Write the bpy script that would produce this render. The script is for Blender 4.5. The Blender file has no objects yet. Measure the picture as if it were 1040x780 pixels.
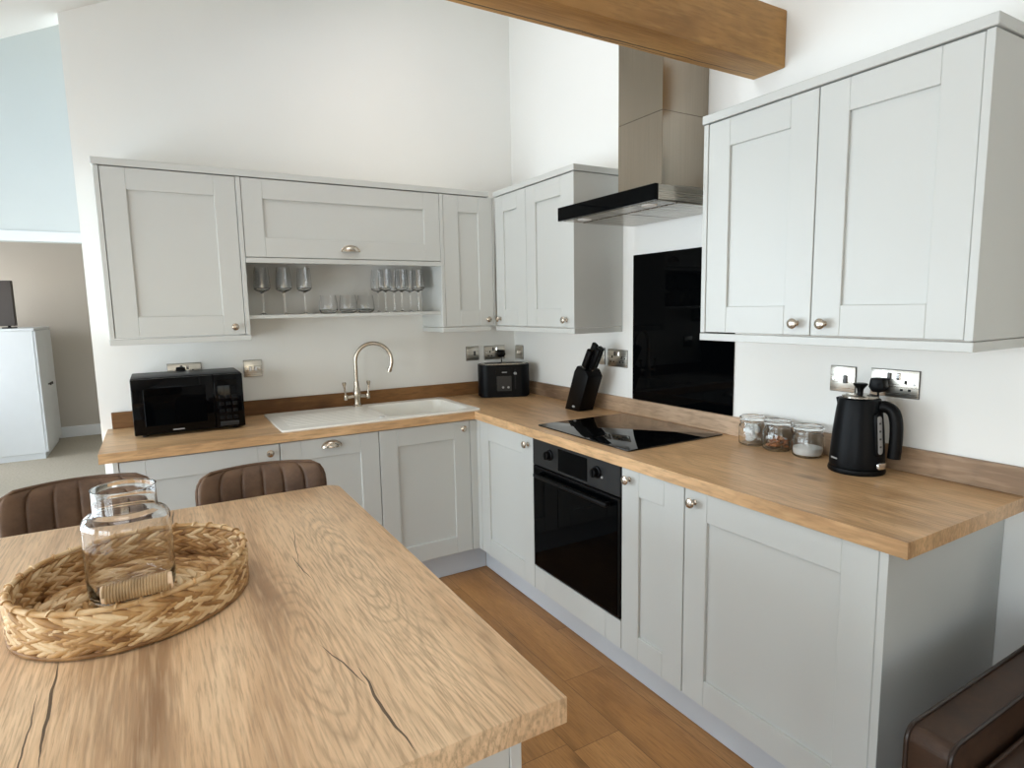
import bpy, bmesh, math, random
from mathutils import Vector, Matrix
random.seed(7)
PI = math.pi
sc = bpy.context.scene
COL = sc.collection
R = math.radians

# ------------------------------------------------------------------ helpers
def lin(r, g, b):
    f = lambda c: (c/255/12.92) if c/255 <= .04045 else ((c/255+.055)/1.055)**2.4
    return (f(r), f(g), f(b), 1)

class MB:
    """collects shapes into one bmesh"""
    def __init__(s): s.bm = bmesh.new()
    def _merge(s, t, M=None, mi=0):
        if M is not None: bmesh.ops.transform(t, matrix=M, verts=t.verts)
        for f in t.faces: f.material_index = mi
        me = bpy.data.meshes.new('tmp'); t.to_mesh(me); t.free()
        s.bm.from_mesh(me); bpy.data.meshes.remove(me)
        return s
    def box(s, x0, x1, y0, y1, z0, z1, b=0, seg=1, M=None, mi=0):
        t = bmesh.new(); bmesh.ops.create_cube(t, size=1)
        for v in t.verts:
            v.co = Vector((x0+(v.co.x+.5)*(x1-x0), y0+(v.co.y+.5)*(y1-y0), z0+(v.co.z+.5)*(z1-z0)))
        if b: bmesh.ops.bevel(t, geom=list(t.edges), offset=b, segments=seg, profile=.5, affect='EDGES')
        bmesh.ops.recalc_face_normals(t, faces=t.faces)
        return s._merge(t, M, mi)
    def rbox(s, x0, x1, y0, y1, z0, z1, r, seg=6, b=0, M=None, mi=0):
        """box with rounded vertical corners"""
        t = bmesh.new(); pts = rrect(x0, x1, y0, y1, r, seg)
        lo = [t.verts.new((x, y, z0)) for x, y in pts]; hi = [t.verts.new((x, y, z1)) for x, y in pts]
        n = len(pts)
        t.faces.new(lo[::-1]); top = t.faces.new(hi)
        for i in range(n): t.faces.new((lo[i], lo[(i+1) % n], hi[(i+1) % n], hi[i]))
        if b:
            es = [e for e in t.edges if abs(e.verts[0].co.z-e.verts[1].co.z) < 1e-6]
            bmesh.ops.bevel(t, geom=es, offset=b, segments=3, profile=.5, affect='EDGES')
        return s._merge(t, M, mi)
    def prism(s, pts, axis, lo, hi, b=0, M=None, mi=0):
        """polygon pts in the two other axes, extruded along axis"""
        def P(a, c, d): return {'x': (d, a, c), 'y': (a, d, c), 'z': (a, c, d)}[axis]
        t = bmesh.new()
        A = [t.verts.new(P(a, c, lo)) for a, c in pts]; B = [t.verts.new(P(a, c, hi)) for a, c in pts]
        n = len(pts); t.faces.new(A); t.faces.new(B[::-1])
        for i in range(n): t.faces.new((A[i], B[i], B[(i+1) % n], A[(i+1) % n]))
        bmesh.ops.recalc_face_normals(t, faces=t.faces)
        if b: bmesh.ops.bevel(t, geom=list(t.edges), offset=b, segments=2, profile=.5, affect='EDGES')
        return s._merge(t, M, mi)
    def lathe(s, prof, seg=32, M=None, cap0=True, cap1=True, mi=0):
        t = bmesh.new(); rings = []
        for r, z in prof:
            if r < 1e-6: rings.append([t.verts.new((0, 0, z))])
            else: rings.append([t.verts.new((r*math.cos(2*PI*i/seg), r*math.sin(2*PI*i/seg), z)) for i in range(seg)])
        for a, c in zip(rings, rings[1:]):
            if len(a) == 1 and len(c) == 1: continue
            for i in range(seg):
                j = (i+1) % seg
                if len(a) == 1: t.faces.new((a[0], c[j], c[i]))
                elif len(c) == 1: t.faces.new((a[i], a[j], c[0]))
                else: t.faces.new((a[i], a[j], c[j], c[i]))
        if cap0 and len(rings[0]) > 1: t.faces.new(rings[0][::-1])
        if cap1 and len(rings[-1]) > 1: t.faces.new(rings[-1])
        bmesh.ops.recalc_face_normals(t, faces=t.faces)
        return s._merge(t, M, mi)
    def cyl(s, p0, p1, r0, r1=None, seg=20, mi=0):
        r1 = r0 if r1 is None else r1
        p0 = Vector(p0); p1 = Vector(p1); d = p1-p0
        M = Matrix.Translation(p0) @ d.to_track_quat('Z', 'Y').to_matrix().to_4x4()
        return s.lathe([(r0, 0), (r1, d.length)], seg, M, mi=mi)
    def tube(s, pts, r, seg=10, closed=False, mi=0):
        pts = [Vector(p) for p in pts]; n = len(pts)
        rs = r if isinstance(r, (list, tuple)) else [r]*n
        t = bmesh.new(); rings = []; up = None
        for i, p in enumerate(pts):
            if closed: tg = (pts[(i+1) % n]-pts[i-1]).normalized()
            else: tg = (pts[min(i+1, n-1)]-pts[max(i-1, 0)]).normalized()
            if up is None:
                up = Vector((0, 0, 1)) if abs(tg.z) < .9 else Vector((1, 0, 0))
            up = (up-tg*up.dot(tg)).normalized(); sd = tg.cross(up)
            rings.append([t.verts.new(p+rs[i]*(math.cos(2*PI*k/seg)*up+math.sin(2*PI*k/seg)*sd)) for k in range(seg)])
        for i in range(n if closed else n-1):
            a = rings[i]; c = rings[(i+1) % n]
            for k in range(seg): t.faces.new((a[k], a[(k+1) % seg], c[(k+1) % seg], c[k]))
        if not closed: t.faces.new(rings[0][::-1]); t.faces.new(rings[-1])
        bmesh.ops.recalc_face_normals(t, faces=t.faces)
        return s._merge(t, None, mi)
    def ell(s, c, ax, seg=8, rings=5, mi=0):
        """ellipsoid at c with three axis vectors"""
        t = bmesh.new(); bmesh.ops.create_uvsphere(t, u_segments=seg, v_segments=rings, radius=1)
        a, b, d = [Vector(v) for v in ax]; c = Vector(c)
        for v in t.verts: v.co = c+a*v.co.x+b*v.co.y+d*v.co.z
        bmesh.ops.recalc_face_normals(t, faces=t.faces)
        return s._merge(t, None, mi)
    def quadgrid(s, fn, nu, nv, mi=0, flip=False):
        t = bmesh.new(); V = [[t.verts.new(fn(i/nu, j/nv)) for j in range(nv+1)] for i in range(nu+1)]
        for i in range(nu):
            for j in range(nv):
                q = (V[i][j], V[i+1][j], V[i+1][j+1], V[i][j+1])
                t.faces.new(q[::-1] if flip else q)
        bmesh.ops.remove_doubles(t, verts=t.verts, dist=1e-6)
        return s._merge(t, None, mi)

def rrect(x0, x1, y0, y1, r, seg=6):
    pts = []
    for cx, cy, a in ((x1-r, y1-r, 0), (x0+r, y1-r, 90), (x0+r, y0+r, 180), (x1-r, y0+r, 270)):
        for k in range(seg+1):
            t = R(a+90*k/seg); pts.append((cx+r*math.cos(t), cy+r*math.sin(t)))
    return pts

def link(name, mb, mats, parent=None, loc=(0, 0, 0), rotz=0, sharp=35):
    me = bpy.data.meshes.new(name); mb.bm.to_mesh(me); mb.bm.free()
    for m in (mats if isinstance(mats, (list, tuple)) else [mats]): me.materials.append(m)
    for p in me.polygons: p.use_smooth = True
    me.set_sharp_from_angle(angle=R(sharp))
    o = bpy.data.objects.new(name, me); COL.objects.link(o)
    o.location = loc; o.rotation_euler = (0, 0, rotz)
    if parent: o.parent = parent
    return o
def tag(o, label, cat, group=None):
    o['label'] = label; o['category'] = cat
    if group: o['group'] = group
    return o
def thing(name, label, cat, loc=(0, 0, 0), rotz=0, group=None):
    o = bpy.data.objects.new(name, None); COL.objects.link(o); o.empty_display_size = .1
    o.location = loc; o.rotation_euler = (0, 0, rotz)
    return tag(o, label, cat, group)
def struct(name, mb, mat):
    o = link(name, mb, mat); o['kind'] = 'structure'; return o
def dup(root, loc, rotz, label, group=None):
    r = root.copy(); COL.objects.link(r); r.location = loc; r.rotation_euler = (0, 0, rotz)
    r['label'] = label
    if group: r['group'] = group
    for ch in list(root.children):
        c = ch.copy(); COL.objects.link(c); c.parent = r
        for g in list(ch.children):
            d = g.copy(); COL.objects.link(d); d.parent = c
    return r

# ------------------------------------------------------------------ materials
def mat(name):
    m = bpy.data.materials.new(name); m.use_nodes = True
    nt = m.node_tree; b = nt.nodes['Principled BSDF']
    return m, nt, b
def N(nt, typ, **kw):
    n = nt.nodes.new(typ)
    for k, v in kw.items(): setattr(n, k, v)
    return n
def setin(n, **kw):
    for k, v in kw.items(): n.inputs[k.replace('_', ' ')].default_value = v
def plain(name, col, rough=.5, metal=0, var=.03, vs=8, bump=0, bs=200, spec=.5, coat=0, ior=None):
    m, nt, b = mat(name)
    tc = N(nt, 'ShaderNodeTexCoord'); no = N(nt, 'ShaderNodeTexNoise'); setin(no, Scale=vs, Detail=3)
    nt.links.new(tc.outputs['Object'], no.inputs['Vector'])
    ra = N(nt, 'ShaderNodeValToRGB'); nt.links.new(no.outputs['Fac'], ra.inputs['Fac'])
    ra.color_ramp.elements[0].color = [c*(1-var) for c in col[:3]]+[1]
    ra.color_ramp.elements[1].color = [min(1, c*(1+var)) for c in col[:3]]+[1]
    ra.color_ramp.elements[0].position = .3; ra.color_ramp.elements[1].position = .7
    nt.links.new(ra.outputs['Color'], b.inputs['Base Color'])
    setin(b, Roughness=rough, Metallic=metal)
    b.inputs['Specular IOR Level'].default_value = spec
    if coat: b.inputs['Coat Weight'].default_value = coat; b.inputs['Coat Roughness'].default_value = .05
    if ior: b.inputs['IOR'].default_value = ior
    if bump:
        n2 = N(nt, 'ShaderNodeTexNoise'); setin(n2, Scale=bs, Detail=2)
        nt.links.new(tc.outputs['Object'], n2.inputs['Vector'])
        bp = N(nt, 'ShaderNodeBump'); setin(bp, Strength=bump, Distance=.002)
        nt.links.new(n2.outputs['Fac'], bp.inputs['Height']); nt.links.new(bp.outputs['Normal'], b.inputs['Normal'])
    return m
def math_(nt, op, a, b=None, c=None):
    n = N(nt, 'ShaderNodeMath', operation=op)
    for i, v in enumerate((a, b, c)):
        if v is None: continue
        if isinstance(v, (int, float)): n.inputs[i].default_value = v
        else: nt.links.new(v, n.inputs[i])
    return n.outputs[0]
def mixc(nt, fac, a, b, blend='MIX'):
    n = N(nt, 'ShaderNodeMix', data_type='RGBA', blend_type=blend)
    for sock, v in ((n.inputs[0], fac), (n.inputs[6], a), (n.inputs[7], b)):
        if isinstance(v, (int, float)): sock.default_value = v
        elif isinstance(v, (tuple, list)): sock.default_value = v
        else: nt.links.new(v, sock)
    return n.outputs[2]
def ramp(nt, fac, stops):
    n = N(nt, 'ShaderNodeValToRGB'); nt.links.new(fac, n.inputs['Fac'])
    e = n.color_ramp.elements
    while len(e) < len(stops): e.new(.5)
    for el, (p, c) in zip(e, stops): el.position = p; el.color = c if len(c) == 4 else (*c, 1)
    return n.outputs['Color']

def oak(name, along, light, mid, dark, rough=.42, cracks=(), seed=0, planks=None, ringamt=.45, grain=1.0, eyes=()):
    """procedural oak: grain runs along the given axis"""
    m, nt, b = mat(name)
    tc = N(nt, 'ShaderNodeTexCoord'); sep = N(nt, 'ShaderNodeSeparateXYZ')
    nt.links.new(tc.outputs['Object'], sep.inputs[0])
    X, Y, Z = sep.outputs
    A = {'X': X, 'Y': Y, 'Z': Z}[along]
    C1 = {'X': Y, 'Y': X, 'Z': X}[along]; C2 = {'X': Z, 'Y': Z, 'Z': Y}[along]
    pid = None
    if planks:
        pw, pl = planks
        ix = math_(nt, 'FLOOR', math_(nt, 'DIVIDE', C1, pw))
        wn = N(nt, 'ShaderNodeTexWhiteNoise', noise_dimensions='1D'); nt.links.new(ix, wn.inputs['W'])
        sh = math_(nt, 'MULTIPLY', wn.outputs['Value'], pl)
        ya = math_(nt, 'DIVIDE', math_(nt, 'ADD', A, sh), pl)
        iy = math_(nt, 'FLOOR', ya)
        wn2 = N(nt, 'ShaderNodeTexWhiteNoise', noise_dimensions='2D')
        cv = N(nt, 'ShaderNodeCombineXYZ'); nt.links.new(ix, cv.inputs[0]); nt.links.new(iy, cv.inputs[1])
        nt.links.new(cv.outputs[0], wn2.inputs['Vector']); pid = wn2.outputs['Value']
        fx = math_(nt, 'FRACT', math_(nt, 'DIVIDE', C1, pw)); fy = math_(nt, 'FRACT', ya)
        ex = math_(nt, 'MULTIPLY', math_(nt, 'MINIMUM', fx, math_(nt, 'SUBTRACT', 1.0, fx)), pw)
        ey = math_(nt, 'MULTIPLY', math_(nt, 'MINIMUM', fy, math_(nt, 'SUBTRACT', 1.0, fy)), pl)
        seam = math_(nt, 'LESS_THAN', math_(nt, 'MINIMUM', ex, ey), .0012)
        C1 = math_(nt, 'ADD', C1, math_(nt, 'MULTIPLY', pid, 17.3))
        A = math_(nt, 'ADD', A, math_(nt, 'MULTIPLY', pid, 9.1))
    def vec(sa, sc_, off=0.0):
        c = N(nt, 'ShaderNodeCombineXYZ')
        nt.links.new(math_(nt, 'MULTIPLY_ADD', C1, sc_, off+seed), c.inputs[0])
        nt.links.new(math_(nt, 'MULTIPLY_ADD', A, sa, off), c.inputs[1])
        nt.links.new(math_(nt, 'MULTIPLY', C2, sc_*.4), c.inputs[2])
        return c.outputs[0]
    def noise(v, s, det=3, rough_=.55, dist=0):
        n = N(nt, 'ShaderNodeTexNoise'); setin(n, Scale=s, Detail=det, Roughness=rough_, Distortion=dist)
        nt.links.new(v, n.inputs['Vector']); return n.outputs['Fac']
    broad = noise(vec(.55, 3.2), 1.6, 4, .6, .5)
    col = ramp(nt, broad, [(.30, dark), (.48, mid), (.68, light)])
    # cathedral rings: contour lines of a smooth stretched noise field
    field = noise(vec(.5, 3.4, 5.1), 1.0, 2, .42, .25)
    wob = noise(vec(3, 14, 2.2), 1.0, 3, .6)
    fl = math_(nt, 'ADD', math_(nt, 'MULTIPLY', field, 44.0), math_(nt, 'MULTIPLY', wob, 1.6))
    ring = math_(nt, 'FRACT', fl)
    rl = ramp(nt, ring, [(0, (1, 1, 1, 1)), (.16, (.15, .15, .15, 1)), (.75, (0, 0, 0, 1)), (1, (1, 1, 1, 1))])
    rmask = ramp(nt, noise(vec(.5, 2.4, 9.7), 1.3, 2), [(.42, (0, 0, 0, 1)), (.6, (1, 1, 1, 1))])
    rf = math_(nt, 'MULTIPLY', math_(nt, 'MULTIPLY', rl, rmask), ringamt)
    col = mixc(nt, rf, col, [c*.52 for c in mid[:3]]+[1])
    for (ex0, ey0, ra, rb) in eyes:      # oval growth rings round a knot
        dx_ = math_(nt, 'DIVIDE', math_(nt, 'SUBTRACT', X, ex0), ra); dy_ = math_(nt, 'DIVIDE', math_(nt, 'SUBTRACT', Y, ey0), rb)
        dd = math_(nt, 'SQRT', math_(nt, 'ADD', math_(nt, 'MULTIPLY', dx_, dx_), math_(nt, 'MULTIPLY', dy_, dy_)))
        dn = math_(nt, 'ADD', dd, math_(nt, 'MULTIPLY', noise(vec(5, 12, 4.4), 1.0, 3, .6), .9))
        rr_ = ramp(nt, math_(nt, 'FRACT', math_(nt, 'MULTIPLY', dn, 3.4)), [(0, (1, 1, 1, 1)), (.25, (.1, .1, .1, 1)), (.7, (0, 0, 0, 1)), (1, (1, 1, 1, 1))])
        mk = ramp(nt, math_(nt, 'MULTIPLY', dd, .4), [(.55, (1, 1, 1, 1)), (1, (0, 0, 0, 1))])
        col = mixc(nt, math_(nt, 'MULTIPLY', math_(nt, 'MULTIPLY', rr_, mk), .5), col, [c*.5 for c in mid[:3]]+[1])
    # fibres and pores
    fib = noise(vec(11, 230, 1.3), 1.0, 3, .65)
    ff = ramp(nt, fib, [(.38, (1, 1, 1, 1)), (.52, (0, 0, 0, 1))])
    col = mixc(nt, math_(nt, 'MULTIPLY', ff, .42*grain), col, [c*.55 for c in mid[:3]]+[1])
    lig = noise(vec(7.0, 150, 7.7), 1.0, 2, .5)
    lf = ramp(nt, lig, [(.5, (0, 0, 0, 1)), (.68, (1, 1, 1, 1))])
    col = mixc(nt, math_(nt, 'MULTIPLY', lf, .20*grain), col, [min(1, c*1.25) for c in light[:3]]+[1])
    # knots
    vo = N(nt, 'ShaderNodeTexVoronoi'); setin(vo, Scale=1.0); nt.links.new(vec(1.6, 3.4, 3.3), vo.inputs['Vector'])
    kn = ramp(nt, vo.outputs['Distance'], [(.02, (1, 1, 1, 1)), (.11, (0, 0, 0, 1))])
    col = mixc(nt, math_(nt, 'MULTIPLY', kn, .55), col, [c*.35 for c in dark[:3]]+[1])
    CA, CX = (X, Y) if along == 'X' else (Y, X)
    for (x0, y0, x1, y1, w) in cracks:
        t = math_(nt, 'DIVIDE', math_(nt, 'SUBTRACT', CA, y0), (y1-y0))
        wv = N(nt, 'ShaderNodeTexNoise', noise_dimensions='1D'); setin(wv, Scale=9.0, Detail=2)
        nt.links.new(math_(nt, 'ADD', CA, x0*7), wv.inputs['W'])
        xc = math_(nt, 'ADD', math_(nt, 'MULTIPLY_ADD', t, x1-x0, x0), math_(nt, 'MULTIPLY_ADD', wv.outputs['Fac'], .012, -.006))
        taper = math_(nt, 'MULTIPLY', math_(nt, 'MULTIPLY', t, math_(nt, 'SUBTRACT', 1.0, t)), 4*w)
        d = math_(nt, 'ABSOLUTE', math_(nt, 'SUBTRACT', CX, xc))
        col = mixc(nt, math_(nt, 'MULTIPLY', math_(nt, 'LESS_THAN', d, taper), .85), col, lin(48, 34, 22))
    if planks:
        hv = ramp(nt, pid, [(0, (.88, .86, .84, 1)), (.5, (1, 1, 1, 1)), (1, (1.1, 1.08, 1.05, 1))])
        col = mixc(nt, 1.0, col, hv, 'MULTIPLY')
        col = mixc(nt, math_(nt, 'MULTIPLY', seam, .6), col, lin(60, 40, 24))
    nt.links.new(col, b.inputs['Base Color'])
    setin(b, Roughness=rough); b.inputs['Specular IOR Level'].default_value = .4
    bp = N(nt, 'ShaderNodeBump'); setin(bp, Strength=.4, Distance=.0015)
    nt.links.new(fib, bp.inputs['Height']); nt.links.new(bp.outputs['Normal'], b.inputs['Normal'])
    return m

def glassy(name, tint=(.97, .98, .98), base=.05, edge=.45, dark=.88):
    """thin clear glass: transparent with a fresnel reflection"""
    m = bpy.data.materials.new(name); m.use_nodes = True; nt = m.node_tree
    for n in list(nt.nodes): nt.nodes.remove(n)
    out = N(nt, 'ShaderNodeOutputMaterial'); mx = N(nt, 'ShaderNodeMixShader')
    tr = N(nt, 'ShaderNodeBsdfTransparent'); gl = N(nt, 'ShaderNodeBsdfGlossy'); gl.inputs['Roughness'].default_value = .02
    lw = N(nt, 'ShaderNodeLayerWeight'); lw.inputs['Blend'].default_value = .35
    rp = ramp(nt, lw.outputs['Facing'], [(0, (base,)*3), (.55, (base*1.6,)*3), (.85, (edge*.4,)*3), (1, (edge,)*3)])
    tcol = ramp(nt, lw.outputs['Facing'], [(0, tint), (.7, tuple(c*.97 for c in tint)), (1, tuple(c*dark for c in tint))])
    nt.links.new(tcol, tr.inputs['Color']); nt.links.new(rp, mx.inputs[0])
    nt.links.new(tr.outputs[0], mx.inputs[1]); nt.links.new(gl.outputs[0], mx.inputs[2]); nt.links.new(mx.outputs[0], out.inputs[0])
    return m

def brushed(name, col, rough=.3, axis='Y', amt=.12):
    m, nt, b = mat(name)
    tc = N(nt, 'ShaderNodeTexCoord'); mp = N(nt, 'ShaderNodeMapping')
    mp.inputs['Scale'].default_value = {'X': (2, 220, 220), 'Y': (220, 2, 220), 'Z': (220, 220, 2)}[axis]
    nt.links.new(tc.outputs['Object'], mp.inputs[0])
    no = N(nt, 'ShaderNodeTexNoise'); setin(no, Scale=1.0, Detail=2); nt.links.new(mp.outputs[0], no.inputs['Vector'])
    c = ramp(nt, no.outputs['Fac'], [(.3, [x*(1-amt) for x in col[:3]]), (.7, [min(1, x*(1+amt)) for x in col[:3]])])
    nt.links.new(c, b.inputs['Base Color']); setin(b, Metallic=1.0)
    rr = N(nt, 'ShaderNodeMapRange'); setin(rr, To_Min=rough*.8, To_Max=rough*1.25)
    nt.links.new(no.outputs['Fac'], rr.inputs[0]); nt.links.new(rr.outputs[0], b.inputs['Roughness'])
    return m

def leather(name, c0, c1, rough=.5):
    m, nt, b = mat(name)
    tc = N(nt, 'ShaderNodeTexCoord')
    no = N(nt, 'ShaderNodeTexNoise'); setin(no, Scale=11, Detail=6, Roughness=.65); nt.links.new(tc.outputs['Object'], no.inputs['Vector'])
    nt.links.new(ramp(nt, no.outputs['Fac'], [(.3, c0), (.72, c1)]), b.inputs['Base Color'])
    vo = N(nt, 'ShaderNodeTexVoronoi'); setin(vo, Scale=420); nt.links.new(tc.outputs['Object'], vo.inputs['Vector'])
    bp = N(nt, 'ShaderNodeBump'); setin(bp, Strength=.25, Distance=.0008)
    nt.links.new(vo.outputs['Distance'], bp.inputs['Height']); nt.links.new(bp.outputs['Normal'], b.inputs['Normal'])
    setin(b, Roughness=rough)
    return m

def straw(name, c0, c1, c2):
    m, nt, b = mat(name)
    tc = N(nt, 'ShaderNodeTexCoord')
    no = N(nt, 'ShaderNodeTexNoise'); setin(no, Scale=26, Detail=2); nt.links.new(tc.outputs['Object'], no.inputs['Vector'])
    gi = N(nt, 'ShaderNodeNewGeometry')
    f = math_(nt, 'MULTIPLY_ADD', gi.outputs['Random Per Island'], .55, math_(nt, 'MULTIPLY_ADD', no.outputs['Fac'], .9, -.2))
    nt.links.new(ramp(nt, f, [(.15, c0), (.5, c1), (.85, c2)]), b.inputs['Base Color'])
    n2 = N(nt, 'ShaderNodeTexNoise'); setin(n2, Scale=260, Detail=2); nt.links.new(tc.outputs['Object'], n2.inputs['Vector'])
    bp = N(nt, 'ShaderNodeBump'); setin(bp, Strength=.35, Distance=.001)
    nt.links.new(n2.outputs['Fac'], bp.inputs['Height']); nt.links.new(bp.outputs['Normal'], b.inputs['Normal'])
    setin(b, Roughness=.6); return m

M_wall = plain('white_wall_paint', lin(236, 236, 232), .85, var=.012, vs=2)
M_hall = plain('dimmed_hall_wall_paint', lin(215, 218, 214), .85, var=.012, vs=2)  # wall paint toned darker to offset the strong hall light
M_ceil = plain('ceiling_paint', lin(232, 232, 228), .9, var=.012, vs=2)
M_beige = plain('beige_wall_paint', lin(196, 188, 176), .85, var=.02, vs=2)
M_trim = plain('white_gloss_trim', lin(236, 238, 238), .4, var=.01)
M_carpet = plain('beige_carpet', lin(176, 168, 152), .95, var=.12, vs=60, bump=.6, bs=500)
M_paint = plain('light_grey_cabinet_paint', lin(197, 199, 195), .36, var=.012, vs=3)
M_plinth = plain('grey_plinth_paint', lin(196, 200, 204), .5, var=.012, vs=3)
M_table = oak('oak_bar_top', 'Y', lin(232, 201, 163), lin(209, 173, 134), lin(146, 112, 80), .36,
              cracks=[(.575, -.30, .605, -.45, .0012), (.605, -.39, .615, -.615, .0022), (.60, .10, .615, -.05, .0011), (.385, .61, .38, .47, .0016),
                      (.21, -.12, .218, -.40, .0022), (.195, -.2, .20, -.5, .0011), (.64, .30, .605, .02, .0009)], seed=3.0, ringamt=.45, grain=1.35, eyes=[(.555, -.31, .035, .17), (.70, -.02, .03, .2)])
M_topx = oak('oak_worktop_along_back', 'X', lin(232, 193, 147), lin(205, 165, 120), lin(142, 106, 72), .33, seed=11.0, ringamt=.4, grain=1.2)
M_topy = oak('oak_worktop_along_side', 'Y', lin(232, 193, 147), lin(205, 165, 120), lin(142, 106, 72), .33, seed=21.0, ringamt=.4, grain=1.2)
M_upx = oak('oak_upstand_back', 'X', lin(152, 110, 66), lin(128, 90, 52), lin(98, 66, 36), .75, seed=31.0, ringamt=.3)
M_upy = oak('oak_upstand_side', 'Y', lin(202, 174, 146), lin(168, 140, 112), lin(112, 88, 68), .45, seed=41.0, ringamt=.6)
M_beam = oak('oak_beam', 'X', lin(204, 160, 98), lin(184, 138, 80), lin(146, 104, 56), .6, cracks=[(.052, -1.75, .030, .05, .0035), (.045, -.95, .058, -.35, .002)], seed=5.0, ringamt=.25)
M_floor = oak('oak_plank_floor', 'Y', lin(192, 142, 88), lin(170, 122, 72), lin(132, 92, 52), .38, seed=8.0, planks=(.19, 1.25), ringamt=.25)
M_steel = brushed('brushed_steel', lin(168, 162, 152), .26, 'Y')
M_steelz = brushed('brushed_flue_steel', lin(160, 150, 136), .2, 'Z', .06)
M_plate = brushed('satin_chrome_plate', lin(205, 200, 190), .28, 'X')
M_nickel = plain('satin_nickel', lin(196, 186, 172), .24, metal=1, var=.02)
M_chrome = plain('polished_chrome', lin(225, 225, 225), .08, metal=1, var=.01)
M_blackglass = plain('black_glass', lin(3, 4, 5), .03, var=0, spec=.06)
M_hob = plain('black_ceramic_glass', lin(6, 7, 8), .04, var=0, spec=.6)
M_blackpl = plain('satin_black_plastic', lin(7, 7, 8), .4, var=.05, spec=.15)
M_blackmat = plain('matt_black_metal', lin(7, 9, 12), .40, var=.05, spec=.13)
M_gloss = plain('gloss_black_plastic', lin(4, 4, 5), .07, var=0, spec=.16)
M_ovenpan = plain('dark_oven_steel', lin(36, 37, 38), .35, metal=.3, var=.04)
M_darkgrey = plain('dark_grey_insert', lin(70, 68, 66), .4, var=.05)
M_grey = plain('grey_mark', lin(150, 150, 150), .5, var=.02)
M_red = plain('red_neon', lin(150, 60, 50), .4, var=.02)
M_ceramic = plain('white_composite_sink', lin(238, 236, 228), .25, var=.01, spec=.5)
M_leather = leather('brown_leather', lin(74, 52, 36), lin(112, 84, 60), .6)
M_sofa = leather('dark_brown_leather', lin(44, 28, 17), lin(72, 48, 30), .55)
M_piping = plain('dark_piping', lin(38, 25, 17), .4, var=.1)
M_straw = straw('woven_hyacinth', lin(124, 84, 42), lin(190, 148, 94), lin(234, 208, 166))
M_twine = straw('jute_twine', lin(130, 104, 70), lin(176, 146, 106), lin(206, 178, 138))
M_pale = plain('pale_wood_end', lin(228, 200, 168), .6, var=.06, vs=40)
def glass(name, col=(1, 1, 1, 1), ior=1.45):
    m, nt, b = mat(name); b.inputs['Base Color'].default_value = col
    setin(b, Roughness=0.0, IOR=ior); b.inputs['Transmission Weight'].default_value = 1.0
    return m
M_glass = glass('clear_glass'); M_glassv = glass('clear_vase_glass', (.985, .99, .99, 1)); M_jar = glass('jar_glass', (.98, .99, .985, 1))
M_white = plain('white_powder', lin(244, 243, 240), .9, var=.03, vs=60, bump=.5, bs=300)
M_cotton = plain('white_tissue_pods', lin(236, 236, 234), .9, var=.05, vs=30)
M_sugar = plain('brown_sachets', lin(168, 104, 56), .7, var=.3, vs=60)
M_wardrobe = plain('white_wardrobe', lin(228, 232, 234), .5, var=.01)
M_tv = plain('tv_plastic', lin(52, 44, 38), .4, var=.05)
M_void = plain('dark_slot', lin(8, 8, 8), .8, var=0)

# ------------------------------------------------------------------ measured layout (metres; room corner at the origin)
WT, WB = .9035, .8638           # worktop top / underside
FD = .596                       # base door front
WD = .611                       # worktop depth
ZB, ZT, DU = 1.337, 2.059, .298  # wall door bottom / top / front
XL, YE = -2.248, -2.736         # worktop ends
LX, FY = -4.2, -6.4             # left wall, wall behind the camera
def zc(x): return 2.745+.478*(x+2.274)   # sloping ceiling

# ------------------------------------------------------------------ the room
def wall_with_holes(name, axis, pos, th, a0, a1, z0, z1, holes, m):
    mb = MB(); cuts = sorted({a0, a1, *[h[0] for h in holes], *[h[1] for h in holes]})
    for u, v in zip(cuts, cuts[1:]):
        segs = [(z0, z1)]
        for h in holes:
            if h[0] <= u+1e-6 and h[1] >= v-1e-6:
                segs = [s for (p, q) in segs for s in ((p, min(q, h[2])), (max(p, h[3]), q)) if s[1]-s[0] > 1e-4]
        for p, q in segs:
            if axis == 'x': mb.box(pos, pos+th, u, v, p, q)
            else: mb.box(u, v, pos, pos+th, p, q)
    bmesh.ops.remove_doubles(mb.bm, verts=mb.bm.verts, dist=1e-5)
    return struct(name, mb, m)
struct('floor', MB().box(LX-.1, .1, FY-.1, .06, -.05, 0), M_floor)
struct('floor_hall', MB().box(LX-.1, .1, .06, 6.5, -.05, 0), M_carpet)
mb = MB().prism([(-2.274, 0), (0.1, 0), (.1, zc(.1)+.02), (-2.274, zc(-2.274)+.02)], 'y', 0, .12); struct('wall_back', mb, M_wall)
struct('wall_right', MB().box(0, .12, FY-.1, 0, 0, 3.9), M_wall)
wall_with_holes('wall_left', 'x', LX-.12, .12, FY-.1, 6.5, 0, 3.9,
                [(-2.4, -.15, .06, 1.74), (-4.8, -2.8, .25, 1.72), (.25, 1.65, .1, 2.3), (3.5, 5.0, .7, 2.1)], M_wall)
wall_with_holes('wall_front', 'y', FY-.12, .12, LX, 0, 0, 3.9, [(-3.2, -1.0, .1, 2.1)], M_wall)  # unseen opening, added to let in fill light
ROOF = [(-1.7, -.8, -1.75, -.65), (-2.75, -1.85, -2.95, -2.0)]     # unseen roof openings, added to light worktops and bar: x0 x1 y0 y1
mb = MB(); xc = [LX-.12, -2.75, -1.85, -1.7, -.8, .12]; yc = [FY-.1, -2.95, -2.0, -1.75, -.65, .12]
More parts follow.
